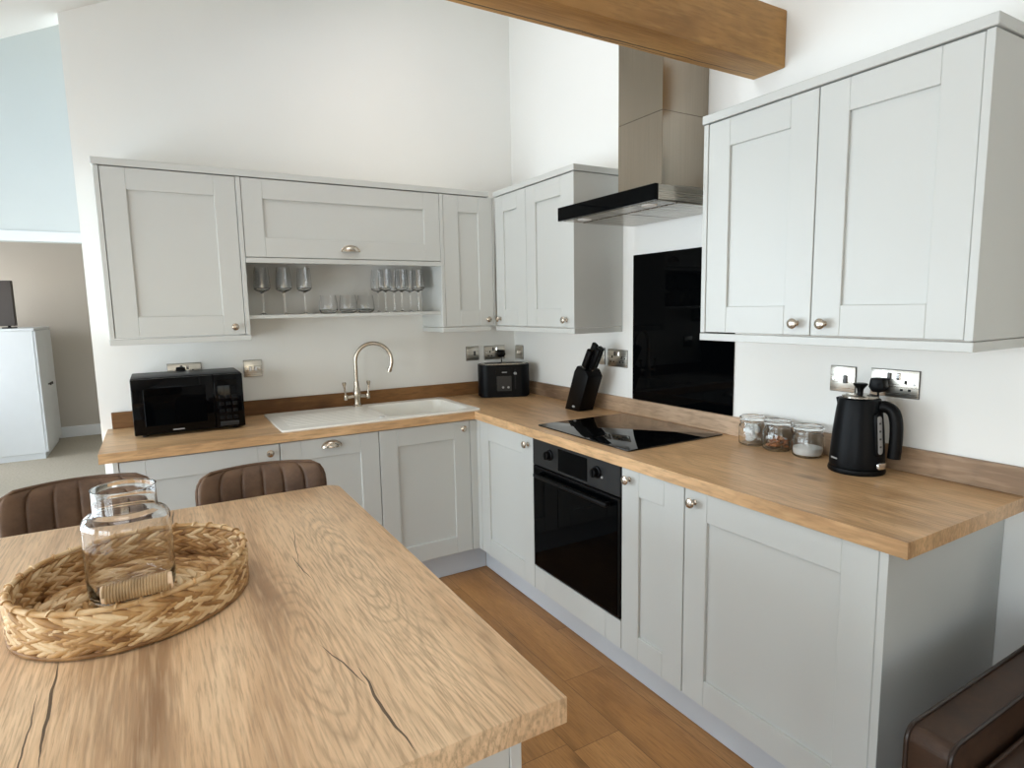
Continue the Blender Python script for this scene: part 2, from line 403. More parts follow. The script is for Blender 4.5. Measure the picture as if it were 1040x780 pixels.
for x0, x1 in zip(xc, xc[1:]):
    for y0, y1 in zip(yc, yc[1:]):
        if any(x0 >= r[0]-1e-6 and x1 <= r[1]+1e-6 and y0 >= r[2]-1e-6 and y1 <= r[3]+1e-6 for r in ROOF): continue
        mb.prism([(x0, zc(x0)), (x1, zc(x1)), (x1, zc(x1)+.14), (x0, zc(x0)+.14)], 'y', y0, y1)
bmesh.ops.remove_doubles(mb.bm, verts=mb.bm.verts, dist=1e-5)
struct('ceiling', mb, M_ceil)
for n, (x0, x1, y0, y1) in enumerate(ROOF):
    mb = MB()
    for (a0, a1, b0, b1) in ((x0, x0+.05, y0, y1), (x1-.05, x1, y0, y1), (x0+.05, x1-.05, y0, y0+.05), (x0+.05, x1-.05, y1-.05, y1)):
        mb.prism([(a0, zc(a0)+.06), (a1, zc(a1)+.06), (a1, zc(a1)+.12), (a0, zc(a0)+.12)], 'y', b0, b1)
    struct('window_%d' % (6+n), mb, M_trim)  # frames for the added roof openings
struct('ceiling_hall', MB().box(LX-.12, .12, .12, 6.5, 4.1, 4.2), M_ceil)
wall_with_holes('wall_hall', 'y', 3.0, .1, LX, 0, 0, 4.1, [(-4.0, -2.2, 0, 2.055)], M_hall)
struct('wall_hall_side', MB().box(0, .12, .12, 3.0, 0, 4.1), M_wall)
struct('wall_bedroom', MB().box(LX, 0, 5.42, 5.5, 0, 4.1), M_beige)
struct('wall_bedroom_side', MB().box(-1.2, -1.1, 3.1, 5.42, 0, 4.1), M_beige)
mb = MB().box(-4.08, -2.12, 2.982, 3.0, 2.055, 2.135, .004).box(-4.08, -4.0, 2.982, 3.0, 0, 2.055, .004).box(-2.2, -2.12, 2.982, 3.0, 0, 2.055, .004)
mb.box(-4.09, -2.11, 2.975, 2.998, 2.118, 2.137, .003)
struct('trim_1', mb, M_trim)
struct('baseboard_bedroom', MB().box(LX, -1.2, 5.402, 5.42, 0, .13, .005), M_trim)
# window frames in the left wall, and an added one behind the camera
def frame(n, axis, pos, a0, a1, z0, z1, bars):
    mb = MB(); w = .05
    def bar(u, v, p, q):
        if axis == 'x': mb.box(pos-.03, pos+.03, u, v, p, q, .003)
        else: mb.box(u, v, pos-.03, pos+.03, p, q, .003)
    bar(a0, a1, z0, z0+w); bar(a0, a1, z1-w, z1); bar(a0, a0+w, z0+w, z1-w); bar(a1-w, a1, z0+w, z1-w)
    for k in range(1, bars):
        c = a0+(a1-a0)*k/bars; bar(c-.035, c+.035, z0+w, z1-w)
    struct('window_%d' % n, mb, M_trim)
frame(1, 'x', LX-.06, -2.4, -.15, .06, 1.74, 3)
frame(2, 'x', LX-.06, -4.8, -2.8, .25, 1.72, 3)
frame(3, 'x', LX-.06, .25, 1.65, .1, 2.3, 2)
frame(4, 'x', LX-.06, 3.5, 5.0, .7, 2.1, 2)
frame(5, 'y', FY-.06, -3.2, -1.0, .1, 2.1, 2)  # frame of the added opening behind the camera

# tie beam over the cooker end of the room
mb = MB().box(-3.25, 0, -.068, .068, 0, .195, .006, 2)
b = link('ceiling_beam', mb, M_beam, loc=(0, -1.869, 2.271)); tag(b, 'rough sawn oak tie beam crossing the room above the cooker hood', 'beam')

# ------------------------------------------------------------------ kitchen cabinets
def door_mb(w, h, f=.09, t=.02):
    mb = MB(); e = .0016
    mb.box(0, f, -t, 0, 0, h, e); mb.box(w-f, w, -t, 0, 0, h, e)
    mb.box(f, w-f, -t, 0, 0, f, e); mb.box(f, w-f, -t, 0, h-f, h, e)
    mb.box(f-.004, w-f+.004, -t+.0095, -.003, f-.004, h-f+.004)
    return mb
def knob(parent, x, y, z):
    mb = MB().lathe([(.009, 0), (.009, .003), (.0055, .006), (.0055, .013), (.011, .017), (.0155, .021), (.0165, .025), (.014, .029), (.008, .0315), (0, .032)], 24,
                    Matrix.Translation((x, y, z)) @ Matrix.Rotation(PI/2, 4, 'X'))
    return link('knob', mb, M_nickel, parent)
def cup(parent, x, y, z):
    mb = MB(); a, h, d = .046, .030, .026
    def f(u, v, k=1.0):
        th = PI*u; ph = PI/2*v
        return (x+a*k*math.cos(th), y-d*k*math.sin(th)*math.sin(ph)-.001, z+h*k*math.sin(th)*math.cos(ph))
    mb.quadgrid(lambda u, v: f(u, v), 24, 10); mb.quadgrid(lambda u, v: f(u, v, .93), 24, 10, flip=True)
    mb.tube([(x+a*math.cos(PI*k/24), y-.0025, z+h*math.sin(PI*k/24)) for k in range(25)], .003, 8)
    mb.tube([(x+a*math.cos(PI*k/24), y-d*math.sin(PI*k/24)-.001, z) for k in range(25)], .0016, 6)
    return link('cup_handle', mb, M_nickel, parent)

def base_unit(label, origin, rotz, x0, x1, d0, d1, hard, post=None, left_panel=False, right_panel=False, sink=False, name='base_cabinet'):
    """x grows along the run; back at y=0, fronts at y=-FD"""
    t = thing(name, label, 'kitchen cabinet', origin, rotz, 'fitted base cabinets')
    top = WB-.002
    mb = MB()
    if sink:   # open box so the bowl has room
        mb.box(x0, x0+.018, -FD+.022, -.03, .152, top); mb.box(x1-.018, x1, -FD+.022, -.03, .152, top)
        mb.box(x0+.018, x1-.018, -FD+.022, -.03, .152, .17); mb.box(x0+.018, x1-.018, -.045, -.03, .17, top)
    else: mb.box(x0, x1, -FD+.022, -.03, .152, top)
    link('carcass', mb, M_paint, t)
    if d0 is not None:
        w = d1-d0; h = WB-.006-.152
        d = link('door', door_mb(w, h), M_paint, t, (d0, -FD+.02, .152))
        if hard == 'cup': cup(d, w/2, -.02, h-.044)
        elif hard == 'right': knob(d, w-.042, -.02, h-.036)
        elif hard == 'left': knob(d, .042, -.02, h-.036)
    if left_panel: link('end_panel', MB().box(x0-.020, x0-.001, -FD-.002, -.02, 0, top, .001), M_paint, t)
    if right_panel: link('end_panel', MB().box(x1+.001, x1+.021, -FD-.002, -.003, 0, top, .001), M_paint, t)
    if post: post(t)
    return t
O = (0, 0, 0)
# back run (world x), seen left to right
base_unit('light grey base cabinet under the microwave, at the open end of the back run', O, 0, -2.185, -1.581, -2.184, -1.582, 'right', left_panel=True)
base_unit('slim grey shaker cabinet front with a cup handle below the sink drainer', O, 0, -1.579, -1.126, -1.578, -1.1265, 'cup', name='dishwasher_front')
base_unit('grey shaker base cabinet with a knob below the sink bowl', O, 0, -1.1235, -.580, -1.1225, -.637, 'right', sink=True)
# side run: local x = -world y
RZ = -PI/2
def corner_post(t):
    # L-shaped filler in the inner corner
    mb = MB().box(.597, .633, -FD, -FD+.018, .152, WB-.006, .001)
    mb.box(.579, .597, -.634, -FD+.018, .152, WB-.006, .001)
    link('corner_post', mb, M_paint, t)
base_unit('grey shaker corner base cabinet left of the oven', O, RZ, .64, 1.152, .636, 1.152, 'right', post=corner_post)
base_unit('narrow grey shaker base cabinet right of the oven', O, RZ, 1.7555, 2.0575, 1.7555, 2.0575, 'left')
base_unit('wide grey shaker base cabinet with end panel at the near end of the side run', O, RZ, 2.0605, 2.669, 2.0615, 2.668, 'left', right_panel=True)
# oven housing with the low drawer front
t = thing('oven_housing', 'grey cabinet housing around the oven with a low drawer front beneath it', 'kitchen cabinet', O, RZ, 'fitted base cabinets')
mb = MB().box(1.1545, 1.1565, -FD+.022, -.03, .152, WB-.002).box(1.7515, 1.7535, -FD+.022, -.03, .152, WB-.002).box(1.1565, 1.7515, -FD+.022, -.03, .152, .262).box(1.1565, 1.7515, -.05, -.03, .262, WB-.002)
link('carcass', mb, M_paint, t)
mb = MB()
for a, c in ((1.1555, 1.245), (1.245, 1.6625), (1.6625, 1.7525)): mb.box(a, c, -FD, -FD+.02, .152, .262, .0013)
link('drawer_front', mb, M_paint, t)
# plinths
tag(link('plinth', MB().box(-2.184, -.517, -.517, -.501, .002, .149, .001), M_plinth), 'grey plinth along the floor under the back run', 'plinth', 'plinths')
tag(link('plinth', MB().box(-.517, -.501, -2.667, -.518, .002, .149, .001), M_plinth), 'grey plinth along the floor under the oven run', 'plinth', 'plinths')

# oven
t = thing('oven', 'black built-in electric oven with glass door under the hob', 'oven', (0, 0, .264), RZ)
a, c = 1.157, 1.751; zt = WB-.004-.264; zp = .478
link('body', MB().box(a+.004, c-.004, -FD+.012, -.06, .002, zt-.002), M_blackpl, t)
p = link('control_panel', MB().box(a, c, -FD-.004, -FD+.012, zp, zt, .002), M_ovenpan, t)
link('display', MB().box(1.355, 1.555, -FD-.0052, -FD-.003, zp+.012, zt-.012, .0005), M_blackglass, p)
for x in (1.293, 1.617):
    mb = MB().lathe([(.024, 0), (.023, .006), (.0185, .008), (.0175, .024), (.015, .026), (0, .026)], 28, Matrix.Translation((x, -FD-.004, zp+.066)) @ Matrix.Rotation(PI/2, 4, 'X'))
    mb.box(x-.0035, x+.0035, -FD-.034, -FD-.028, zp+.05, zp+.082, .001)
    link('control_dial', mb, M_blackpl, p)
link('indicator', MB().cyl((1.648, -FD-.004, zp+.052), (1.648, -FD-.0065, zp+.052), .005), M_grey, p)
dm = MB().box(a, c, -FD-.004, -FD+.012, .004, zp-.006, .002)
d = link('door', dm, M_blackpl, t)
link('glass', MB().box(a+.012, c-.012, -FD-.0065, -FD-.003, .014, zp-.014, .0008), M_blackglass, d)
mb = MB().rbox(a+.045, c-.045, -FD-.036, -FD-.024, zp-.046, zp-.030, .005, 4, .003)
for x in (a+.06, c-.06): mb.box(x-.01, x+.01, -FD-.028, -FD-.003, zp-.045, zp-.031, .002)
link('handle', mb, M_blackpl, d)

# wall cabinets
def wall_unit(name, label, rotz, x0, x1, doors, z0=ZB, left_panel=False, right_panel=False, pel=True, front=DU, cor=(0, 0), grp='fitted wall cabinets'):
    t = thing(name, label, 'kitchen cabinet', (0, 0, 0), rotz, grp)
    link('carcass', MB().box(x0, x1, -front+.022, -.002, z0+.001, ZT-.001), M_paint, t)
    for (d0, d1, side) in doors:
        h = ZT-.001-z0-.002; w = d1-d0
        d = link('door', door_mb(w, h), M_paint, t, (d0, -front+.02, z0+.002))
        if side == 'right': knob(d, w-.044, -.02, .036)
        elif side == 'left': knob(d, .044, -.02, .036)
        elif side == 'cup': cup(d, w/2, -.02, .036)
    px0 = x0-.020 if left_panel else x0; px1 = x1+.020 if right_panel else x1
    if left_panel: link('end_panel', MB().box(x0-.020, x0-.0005, -front-.002, -.001, z0, ZT, .001), M_paint, t)
    if right_panel: link('end_panel', MB().box(x1+.0005, x1+.020, -front-.002, -.001, z0, ZT, .001), M_paint, t)
    link('cornice', MB().box(px0-(.006 if left_panel else 0)+cor[0], px1+(.006 if right_panel else 0)+cor[1], -front-.006, -.001, ZT+.003, ZT+.032, .002), M_paint, t)
    if pel: link('pelmet', MB().box(px0-(.002 if left_panel else 0), px1+(.002 if right_panel else 0)+cor[1], -front-.003, -front+.02, z0-.028, z0-.003, .0015)
                 .box(px1-.018 if right_panel else px0, px1 if right_panel else px0+.018, -front+.02, -.001, z0-.028, z0-.003, .0015), M_paint, t)
    return t
wall_unit('wall_cabinet', 'single door light grey wall cabinet above the microwave', 0, -2.168, -1.648, [(-2.166, -1.650, 'right')], left_panel=True, right_panel=True)
t = wall_unit('bridging_cabinet', 'wide lift-up grey cabinet with cup handle and glass shelf above the sink', 0, -1.6265, -.6365, [(-1.6255, -.6375, 'cup')], z0=1.697, pel=False)
link('light_rail', MB().box(-1.6265, -.6365, -DU-.003, -DU+.02, 1.672, 1.695, .0015), M_paint, t)
link('shelf', MB().box(-1.6265, -.6365, -.28, -.002, 1.409, 1.426, .001), M_paint, t)
t = wall_unit('wall_cabinet', 'narrow grey corner wall cabinet above the toaster', 0, -.616, -.33, [(-.6145, -.311, 'right')], left_panel=True, cor=(0, -.002))
link('corner_post', MB().box(-.309, -.2995, -DU, -DU+.02, ZB, ZT, .0008), M_paint, t)
wall_unit('wall_cabinet', 'two door grey wall cabinet left of the cooker hood', RZ, .30, 1.046, [(.311, .6385, 'left'), (.6415, 1.0455, 'right')], right_panel=True, cor=(.0, 0))
wall_unit('wall_cabinet', 'large two door grey wall cabinet above the kettle', RZ, 1.8605, 2.682, [(1.862, 2.269, 'right'), (2.2722, 2.681, 'left')], left_panel=True, right_panel=True)

# ------------------------------------------------------------------ worktops and upstands
def slab(cells, z0, z1):
    mb = MB(); t = mb.bm
    for (x0, x1, y0, y1, mi) in cells:
        f = t.faces.new([t.verts.new((x, y, z1)) for x, y in ((x0, y0), (x1, y0), (x1, y1), (x0, y1))]); f.material_index = mi
    bmesh.ops.remove_doubles(t, verts=t.verts, dist=1e-5)
    r = bmesh.ops.extrude_face_region(t, geom=list(t.faces))
    vs = [v for v in r['geom'] if isinstance(v, bmesh.types.BMVert)]
    bmesh.ops.translate(t, verts=vs, vec=(0, 0, z0-z1))
    bmesh.ops.recalc_face_normals(t, faces=t.faces)
    return mb
BX0, BX1, BY0, BY1 = -1.05, -.598, -.545, -.125     # sink bowl hole
cells = [(XL, BX0, -WD, BY0, 0), (BX0, BX1, -WD, BY0, 0), (BX1, -WD, -WD, BY0, 0) if BX1 < -WD else None]
xs = [XL, BX0, BX1, -.0005]; 
cells = []
ycuts = [-WD, BY0, BY1, -.0005]
xcuts = [XL, BX0, -WD, BX1, -.0005]
for i in range(4):
    for j in range(3):
        x0, x1 = xcuts[i], xcuts[i+1]; y0, y1 = ycuts[j], ycuts[j+1]
        if x0 >= BX0-1e-6 and x1 <= BX1+1e-6 and j == 1: continue
        cells.append((x0, x1, y0, y1, 0 if x1 <= -WD+1e-6 else 1))
cells.append((-WD, BX1, YE, -WD, 1)); cells.append((BX1, -.0005, YE, -WD, 1))
w = link('worktop', slab(cells, WB, WT), [M_topx, M_topy])
tag(w, 'L-shaped oak effect worktop running along both walls', 'worktop')
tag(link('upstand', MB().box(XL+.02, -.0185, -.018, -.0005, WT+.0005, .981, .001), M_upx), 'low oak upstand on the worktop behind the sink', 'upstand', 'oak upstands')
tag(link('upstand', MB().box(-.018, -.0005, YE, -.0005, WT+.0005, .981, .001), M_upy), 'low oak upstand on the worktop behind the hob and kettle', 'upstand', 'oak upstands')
# splashback
tag(link('splashback', MB().box(-.008, -.0005, -1.751, -1.148, .9815, 1.6775, .0015), M_blackglass), 'black glass splashback panel on the wall behind the hob', 'splashback')
# hob
t = thing('hob', 'black ceramic glass hob set into the oak worktop', 'hob', (-.295, -1.43, WT))
link('glass_top', MB().rbox(-.255, .255, -.31, .31, .0003, .0055, .012, 4, .001), M_hob, t)

# sink
t = thing('sink', 'white inset sink with drainer on the left and bowl on the right', 'sink', (-1.02, -.32, WT))
mb = MB(); zr = .009
sx0, sx1, sy0, sy1 = -1.565+1.02, -.562+1.02, -.594+.32, -.062+.32
bx0, bx1, by0, by1 = BX0+1.02+.008, BX1+1.02-.008, BY0+.32+.006, BY1+.32-.006
tb = bmesh.new()
outer = rrect(sx0, sx1, sy0, sy1, .02, 6)
inner = rrect(bx0, bx1, by0, by1, .045, 6)
n = len(outer)
def ring(pts, z): return [tb.verts.new((x, y, z)) for x, y in pts]
o0 = ring(outer, .0005); o1 = ring(outer, zr-.003); o2 = ring(rrect(sx0+.003, sx1-.003, sy0+.003, sy1-.003, .018, 6), zr)
i0 = ring(rrect(bx0-.004, bx1+.004, by0-.004, by1+.004, .048, 6), zr); i1 = ring(inner, zr-.004)
i2 = ring(rrect(bx0+.012, bx1-.012, by0+.012, by1-.012, .045, 6), -.165); i3 = ring(rrect(bx0+.04, bx1-.04, by0+.04, by1-.04, .04, 6), -.18)
for A, B in ((o0, o1), (o1, o2), (o2, i0), (i0, i1), (i1, i2), (i2, i3)):
    for k in range(n): tb.faces.new((A[k], A[(k+1) % n], B[(k+1) % n], B[k]))
tb.faces.new(i3)
j2 = ring(rrect(bx0-.002, bx1+.002, by0-.002, by1+.002, .045, 6), -.002); j3 = ring(rrect(bx0+.008, bx1-.008, by0+.008, by1-.008, .045, 6), -.19)
j1 = ring(rrect(bx0-.002, bx1+.002, by0-.002, by1+.002, .045, 6), .0005)
for A, B in ((o0, j1), (j1, j2), (j2, j3)):
    for k in range(n): tb.faces.new((A[k], B[k], B[(k+1) % n], A[(k+1) % n]))
tb.faces.new(j3[::-1])
bmesh.ops.recalc_face_normals(tb, faces=tb.faces)
mb._merge(tb)
link('basin', mb, M_ceramic, t, sharp=40)
mb = MB()
for k in range(8):
    y = sy0+.09+k*.042; mb.rbox(sx0+.05, bx0-.06, y, y+.014, zr-.001, zr+.0008, .006, 3, .0003)
link('drainer_ribs', mb, M_ceramic, t)
link('waste', MB().lathe([(.042, -.1795), (.042, -.177), (.03, -.176), (0, -.178)], 28, Matrix.Translation(((bx0+bx1)/2, (by0+by1)/2, 0))), M_chrome, t)
link('overflow', MB().cyl((bx0-.035, by0+.028, zr-.001), (bx0-.035, by0+.028, zr+.002), .016, seg=20), M_chrome, t)
# tap
t = thing('kitchen_tap', 'brushed nickel swan neck mixer tap with two levers behind the sink', 'tap', (-1.082, -.105, WT+.0095))
mb = MB().lathe([(.026, 0), (.026, .006), (.020, .012), (.018, .035), (.020, .05), (.023, .065), (.020, .085), (.015, .105), (.013, .13), (.0125, .14)], 24)
link('body', mb, M_nickel, t)
dx, dy = .93, -.36; rr = .098; zt_ = .248
pts = [(0, 0, .13), (0, 0, .17), (0, 0, .21)]
for k in range(0, 25):
    a_ = PI-PI*1.10*k/24
    pts.append((dx*(rr+rr*math.cos(a_)), dy*(rr+rr*math.cos(a_)), zt_+rr*math.sin(a_)))
e_ = pts[-1]; pts.append((e_[0]-dx*.006, e_[1]-dy*.006, e_[2]-.016))
s_ = link('spout', MB().tube(pts, .0105, 14), M_nickel, t)
link('nozzle', MB().cyl(pts[-1], (pts[-1][0]-dx*.005, pts[-1][1]-dy*.005, pts[-1][2]-.016), .0125, .0118), M_nickel, s_)
for sgn, up in ((-1, 0), (1, 0)):
    mb = MB().cyl((sgn*.012, 0, .056), (sgn*.058, 0, .052), .010, .008)
    mb.lathe([(0, -.016), (.011, -.013), (.013, 0), (.011, .013), (0, .016)], 18, Matrix.Translation((sgn*.062, 0, .052)))
    lv = MB().cyl((sgn*.062, 0, .06), (sgn*.068, 0, .115), .0048, .0055).lathe([(.0055, 0), (.0105, .016), (.0115, .022), (.009, .026), (0, .027)], 18, Matrix.Translation((sgn*.068, 0, .112)))
    q = link('valve', mb, M_nickel, t); link('lever', lv, M_nickel, q)

# ------------------------------------------------------------------ cooker hood
t = thing('cooker_hood', 'stainless steel chimney cooker hood with black glass front band', 'cooker hood', (0, -1.458, 1.811), RZ)
# local x along the wall (= -world y), front at y=-.45
mb = MB().prism([(-.001, .003), (-.435, .003), (-.435, .0555), (-.245, .060), (-.001, .060)], 'x', -.30, .30, .001)
cn = link('canopy', mb, M_steel, t)
link('front_band', MB().box(-.302, .302, -.452, -.4355, .0, .0575, .001), M_blackglass, t)
for x0, x1 in ((-.288, -.003), (.003, .288)):
    g = link('grease_filter', MB().box(x0, x1, -.325, -.03, -.0025, .0028, .001), M_steel, t)
link('lamp_strip', MB().box(-.29, .29, -.43, -.335, -.001, .0028, .001), M_steel, t)
for x in (-.2, .2): link('lamp', MB().cyl((x, -.383, -.003), (x, -.383, -.0012), .03, seg=24), M_white, t)
fl = link('flue', MB().box(-.131, .131, -.255, -.002, .0605, .38, .0012), M_steelz, t)
link('flue_extension', MB().box(-.1305, .1305, -.2545, -.002, .3805, 1.55, .0008), M_steelz, t)

# ------------------------------------------------------------------ sockets and switches
def plate(kind, label, wall, a, z, name, cat):
    """wall 'R': a = world y on the side wall; wall 'B': a = world x on the back wall"""
    t = thing(name, label, cat, (-.0005, a, z) if wall == 'R' else (a, -.0005, z), RZ if wall == 'R' else 0, 'steel sockets and switches')
    w = .146 if 'double' in kind else .086; h = .086
    link('plate', MB().box(-w/2, w/2, -.008, -.0025, -h/2, h/2, .002, 2), M_plate, t)
    link('shadow_edge', MB().box(-w/2-.0012, w/2+.0012, -.003, 0, -h/2-.0012, h/2+.0012), M_darkgrey, t)  # dark rim that draws the plate's shadow on the wall
    if 'socket' in kind:
        cs = (-.036, .036) if 'double' in kind else (0,)
        for c in cs:
            mb = MB().box(c-.004, c+.004, -.0086, -.0075, .000, .012)
            mb.box(c-.016, c-.0075, -.0086, -.0075, -.022, -.015).box(c+.0075, c+.016, -.0086, -.0075, -.022, -.015)
            link('pin_holes', mb, M_void, t)
        for c in ((-.014, .014) if 'double' in kind else ()):
            link('rocker', MB().box(c-.006, c+.006, -.013, -.0075, .012, .034, .002), M_darkgrey if c < 0 else M_chrome, t)
    elif kind == 'spur':
        link('rocker', MB().box(.004, .018, -.013, -.0075, -.014, .014, .002), M_darkgrey, t)
    else:
        for c in (-.013, .013): link('rocker', MB().box(c-.006, c+.006, -.013, -.0075, -.012, .012, .002), M_chrome, t)
    for q in (-1, 1): link('screw', MB().cyl((q*(w/2-.012), -.0078, 0), (q*(w/2-.012), -.0092, 0), .0035, seg=12), M_chrome, t)
    return t
plate('spur', 'single steel switch plate on the side wall above the sugar jars', 'R', -2.206, 1.177, 'switch_plate', 'switch')
plate('double socket', 'double steel socket above the kettle with one plug in it', 'R', -2.374, 1.178, 'power_socket', 'socket')
plate('double socket', 'double steel socket between the knife block and the black splashback', 'R', -1.03, 1.174, 'power_socket', 'socket')
plate('spur', 'steel switch plate half hidden behind the knife handles', 'R', -.885, 1.178, 'switch_plate', 'switch')
plate('switch', 'steel switch plate next to the room corner, right of the toaster plug', 'R', -.065, 1.154, 'switch_plate', 'switch')
plate('spur', 'single steel switch plate left of the toaster socket', 'B', -.31, 1.158, 'switch_plate', 'switch')
plate('double socket', 'double steel socket directly above the toaster', 'B', -.152, 1.156, 'power_socket', 'socket')
plate('switch', 'steel twin rocker switch right of the microwave', 'B', -1.593, 1.15, 'switch_plate', 'switch')
plate('double socket', 'double steel socket showing just above the microwave top', 'B', -1.907, 1.153, 'power_socket', 'socket')
def plug(label, wall, a, z, cord):
    t = thing('electric_plug', label, 'plug', (-.0095, a, z) if wall == 'R' else (a, -.0095, z), RZ if wall == 'R' else 0)
    mb = MB().prism([(-.025, -.008), (-.019, .022), (.019, .022), (.025, -.008), (.012, -.024), (-.012, -.024)], 'y', -.034, -.0002, .004)
    link('body', mb, M_blackpl, t)
    link('cable', MB().tube(cord, .0036, 8), M_blackpl, t)
plug('black kettle plug in the double socket behind the kettle', 'R', -2.338, 1.172, [(0, -.0172, -.022), (0, -.0172, -.10), (0, -.0172, -.18), (0, -.0172, -.2635)])
plug('black toaster plug in the socket above the toaster', 'B', -.117, 1.150, [(0, -.018, -.022), (0, -.02, -.045), (.004, -.022, -.10), (.02, -.02, -.20), (.024, -.02, -.239)])
plug('black microwave plug in the socket above the microwave', 'B', -1.925, 1.158, [(0, -.018, -.022), (0, -.008, -.06), (0, -.008, -.15), (0, -.014, -.245)])

# ------------------------------------------------------------------ appliances on the worktop
# microwave
t = thing('microwave', 'black microwave oven on the back worktop below the left wall cabinet', 'microwave', (-1.908, -.20, WT+.0005))
w2, d2, hm = .222, .15, .261
bd = link('body', MB().box(-w2, w2, -d2+.012, d2, .008, hm, .006, 2), M_blackmat, t)
dr = link('door', MB().box(-w2, .098, -d2-.010, -d2+.011, .012, hm-.003, .005, 2), M_gloss, t)
link('window', MB().box(-w2+.045, .065, -d2-.0115, -d2-.0095, .05, hm-.045, .001), M_blackglass, dr)
link('logo', MB().box(-.075, -.03, -d2-.0112, -d2-.0098, .024, .029), M_grey, dr)
cp = link('control_panel', MB().box(.100, w2, -d2-.009, -d2+.011, .012, hm-.003, .004, 2), M_gloss, t)
link('display', MB().box(.115, .197, -d2-.0105, -d2-.0085, hm-.055, hm-.028), M_blackglass, cp)
mb = MB()
for r_ in range(4):
    for c_ in range(3): mb.box(.118+c_*.028, .138+c_*.028, -d2-.0105, -d2-.0085, .05+r_*.032, .066+r_*.032, .001)
link('buttons', mb, M_blackpl, cp)
link('door_button', MB().box(.118, .195, -d2-.012, -d2-.0085, .02, .04, .002), M_ovenpan, cp)
for sx in (-1, 1):
    for sy in (-1, 1): link('foot', MB().cyl((sx*(w2-.04), sy*(d2-.04), 0), (sx*(w2-.04), sy*(d2-.04), .009), .012), M_blackpl, t)
# toaster
t = thing('toaster', 'black four slice toaster standing in the worktop corner', 'toaster', (-.200, -.198, WT+.0005), R(-24))
link('body', MB().rbox(-.155, .155, -.085, .085, .008, .196, .062, 10, .012), M_blackmat, t)
link('base', MB().rbox(-.145, .145, -.077, .077, 0, .01, .05, 8), M_blackpl, t)
tp = link('top_plate', MB().rbox(-.138, .138, -.068, .068, .1955, .2005, .05, 8, .002), M_steel, t)
for x0, x1 in ((-.115, -.012), (.012, .115)):
    for y in (-.03, .03): link('slot', MB().box(x0, x1, y-.013, y+.013, .2003, .2012), M_void, tp)
link('front_panel', MB().box(-.055, .045, -.0895, -.083, .03, .182, .003), M_blackpl, t)
ch = link('crumb_door', MB().box(-.05, .04, -.091, -.089, .04, .13, .002), M_ovenpan, t)
link('logo', MB().box(-.018, .012, -.0916, -.0905, .150, .155), M_grey, t)
for x in (-.012, .02): link('control_button', MB().cyl((x, -.0905, .062), (x, -.094, .062), .007, .006), M_grey, ch)
for x in (.062,): link('lever', MB().box(x-.008, x+.008, -.104, -.083, .138, .152, .003), M_grey, t)
link('lever_slot', MB().box(.058, .066, -.0865, -.0835, .05, .17), M_void, t)
# knife block
t = thing('knife_block', 'slanted black knife block beside the hob', 'knife block', (-.135, -.875, WT+.0005))
prof = [(.058, 0), (-.062, 0), (-.142, .185), (-.118, .218), (-.052, .236), (-.026, .205)]
mb = MB().prism(prof, 'x', -.047, .047, .004)
link('block', mb, M_blackpl, t)
link('badge', MB().lathe([(0.012, 0), (.012, .001), (0, .0012)], 20, Matrix.Translation((-.0474, -.02, .022)) @ Matrix.Rotation(-PI/2, 4, 'Y') @ Matrix.Diagonal((.5, 1, 1, 1))), M_grey, t)
ax = Vector((0, -.50, .866))
def knife(x, y, z, L, label):
    k = thing('kitchen_knife', label, 'knife', (-.135+x, -.875+y, WT+z), 0, 'knives in the block')
    p0 = Vector((0, 0, .0)); p1 = p0+ax*L
    sd = Vector((0, .866, .5))
    mb = MB(); 
    M = Matrix((( 1, 0, 0, 0), (0, sd.y, ax.y, 0), (0, sd.z, ax.z, 0), (0, 0, 0, 1)))
    link('handle', mb.rbox(-.0115, .0115, -.018, .018, 0.006, L, .009, 4, .005, M=M), M_blackpl, k)
    link('bolster', MB().rbox(-.009, .009, -.014, .014, -.004, .006, .006, 4, M=M), M_steel, k)
knife(-.028, -.086, .2275, .105, 'black handled knife in the block, nearest the room')
knife(-.004, -.112, .2185, .125, 'black handled knife in the block, lowest handle towards the hob')
knife(.004, -.072, .2325, .135, 'tallest black handled knife in the middle of the block')
knife(.031, -.092, .226, .12, 'black handled knife in the block, nearest the wall')
# kettle
t = thing('kettle', 'matt black cordless kettle on the side worktop under the socket', 'kettle', (-.122, -2.334, WT+.0005))
link('power_base', MB().lathe([(.080, 0), (.082, .006), (.080, .015), (.076, .018), (0, .018)], 40), M_blackpl, t)
prof = [(.078, .0185), (.0785, .03), (.0765, .07), (.072, .13), (.0655, .19), (.061, .222), (.0585, .232), (.052, .236)]
bd = link('body', MB().lathe(prof+[(0, .236)], 48), M_blackmat, t)
ld = link('lid', MB().lathe([(.051, .2362), (.050, .241), (.046, .243), (0, .244)], 40), M_steel, t)
link('lid_knob', MB().lathe([(.009, .2435), (.008, .252), (.010, .262), (.018, .272), (.021, .276), (.019, .280), (0, .281)], 28), M_blackpl, ld)
ha = math.atan2(-.967, .248); hd = Vector((math.cos(ha), math.sin(ha), 0))
hp = [hd*.045+Vector((0, 0, .203)), hd*.070+Vector((0, 0, .212)), hd*.092+Vector((0, 0, .200)), hd*.102+Vector((0, 0, .172)), hd*.105+Vector((0, 0, .13)), hd*.104+Vector((0, 0, .09)), hd*.102+Vector((0, 0, .055))]
def spline(P, n=8):
    out = []
    for i in range(len(P)-1):
        a0 = P[max(i-1, 0)]; a1 = P[i]; a2 = P[i+1]; a3 = P[min(i+2, len(P)-1)]
        for k in range(n):
            u = k/n; out.append(.5*((2*a1)+(a2-a0)*u+(2*a0-5*a1+4*a2-a3)*u*u+(3*a1-a0-3*a2+a3)*u**3))
    return out+[P[-1]]
link('handle', MB().tube(spline(hp), .0185, 14), M_blackpl, t)
sp = -hd
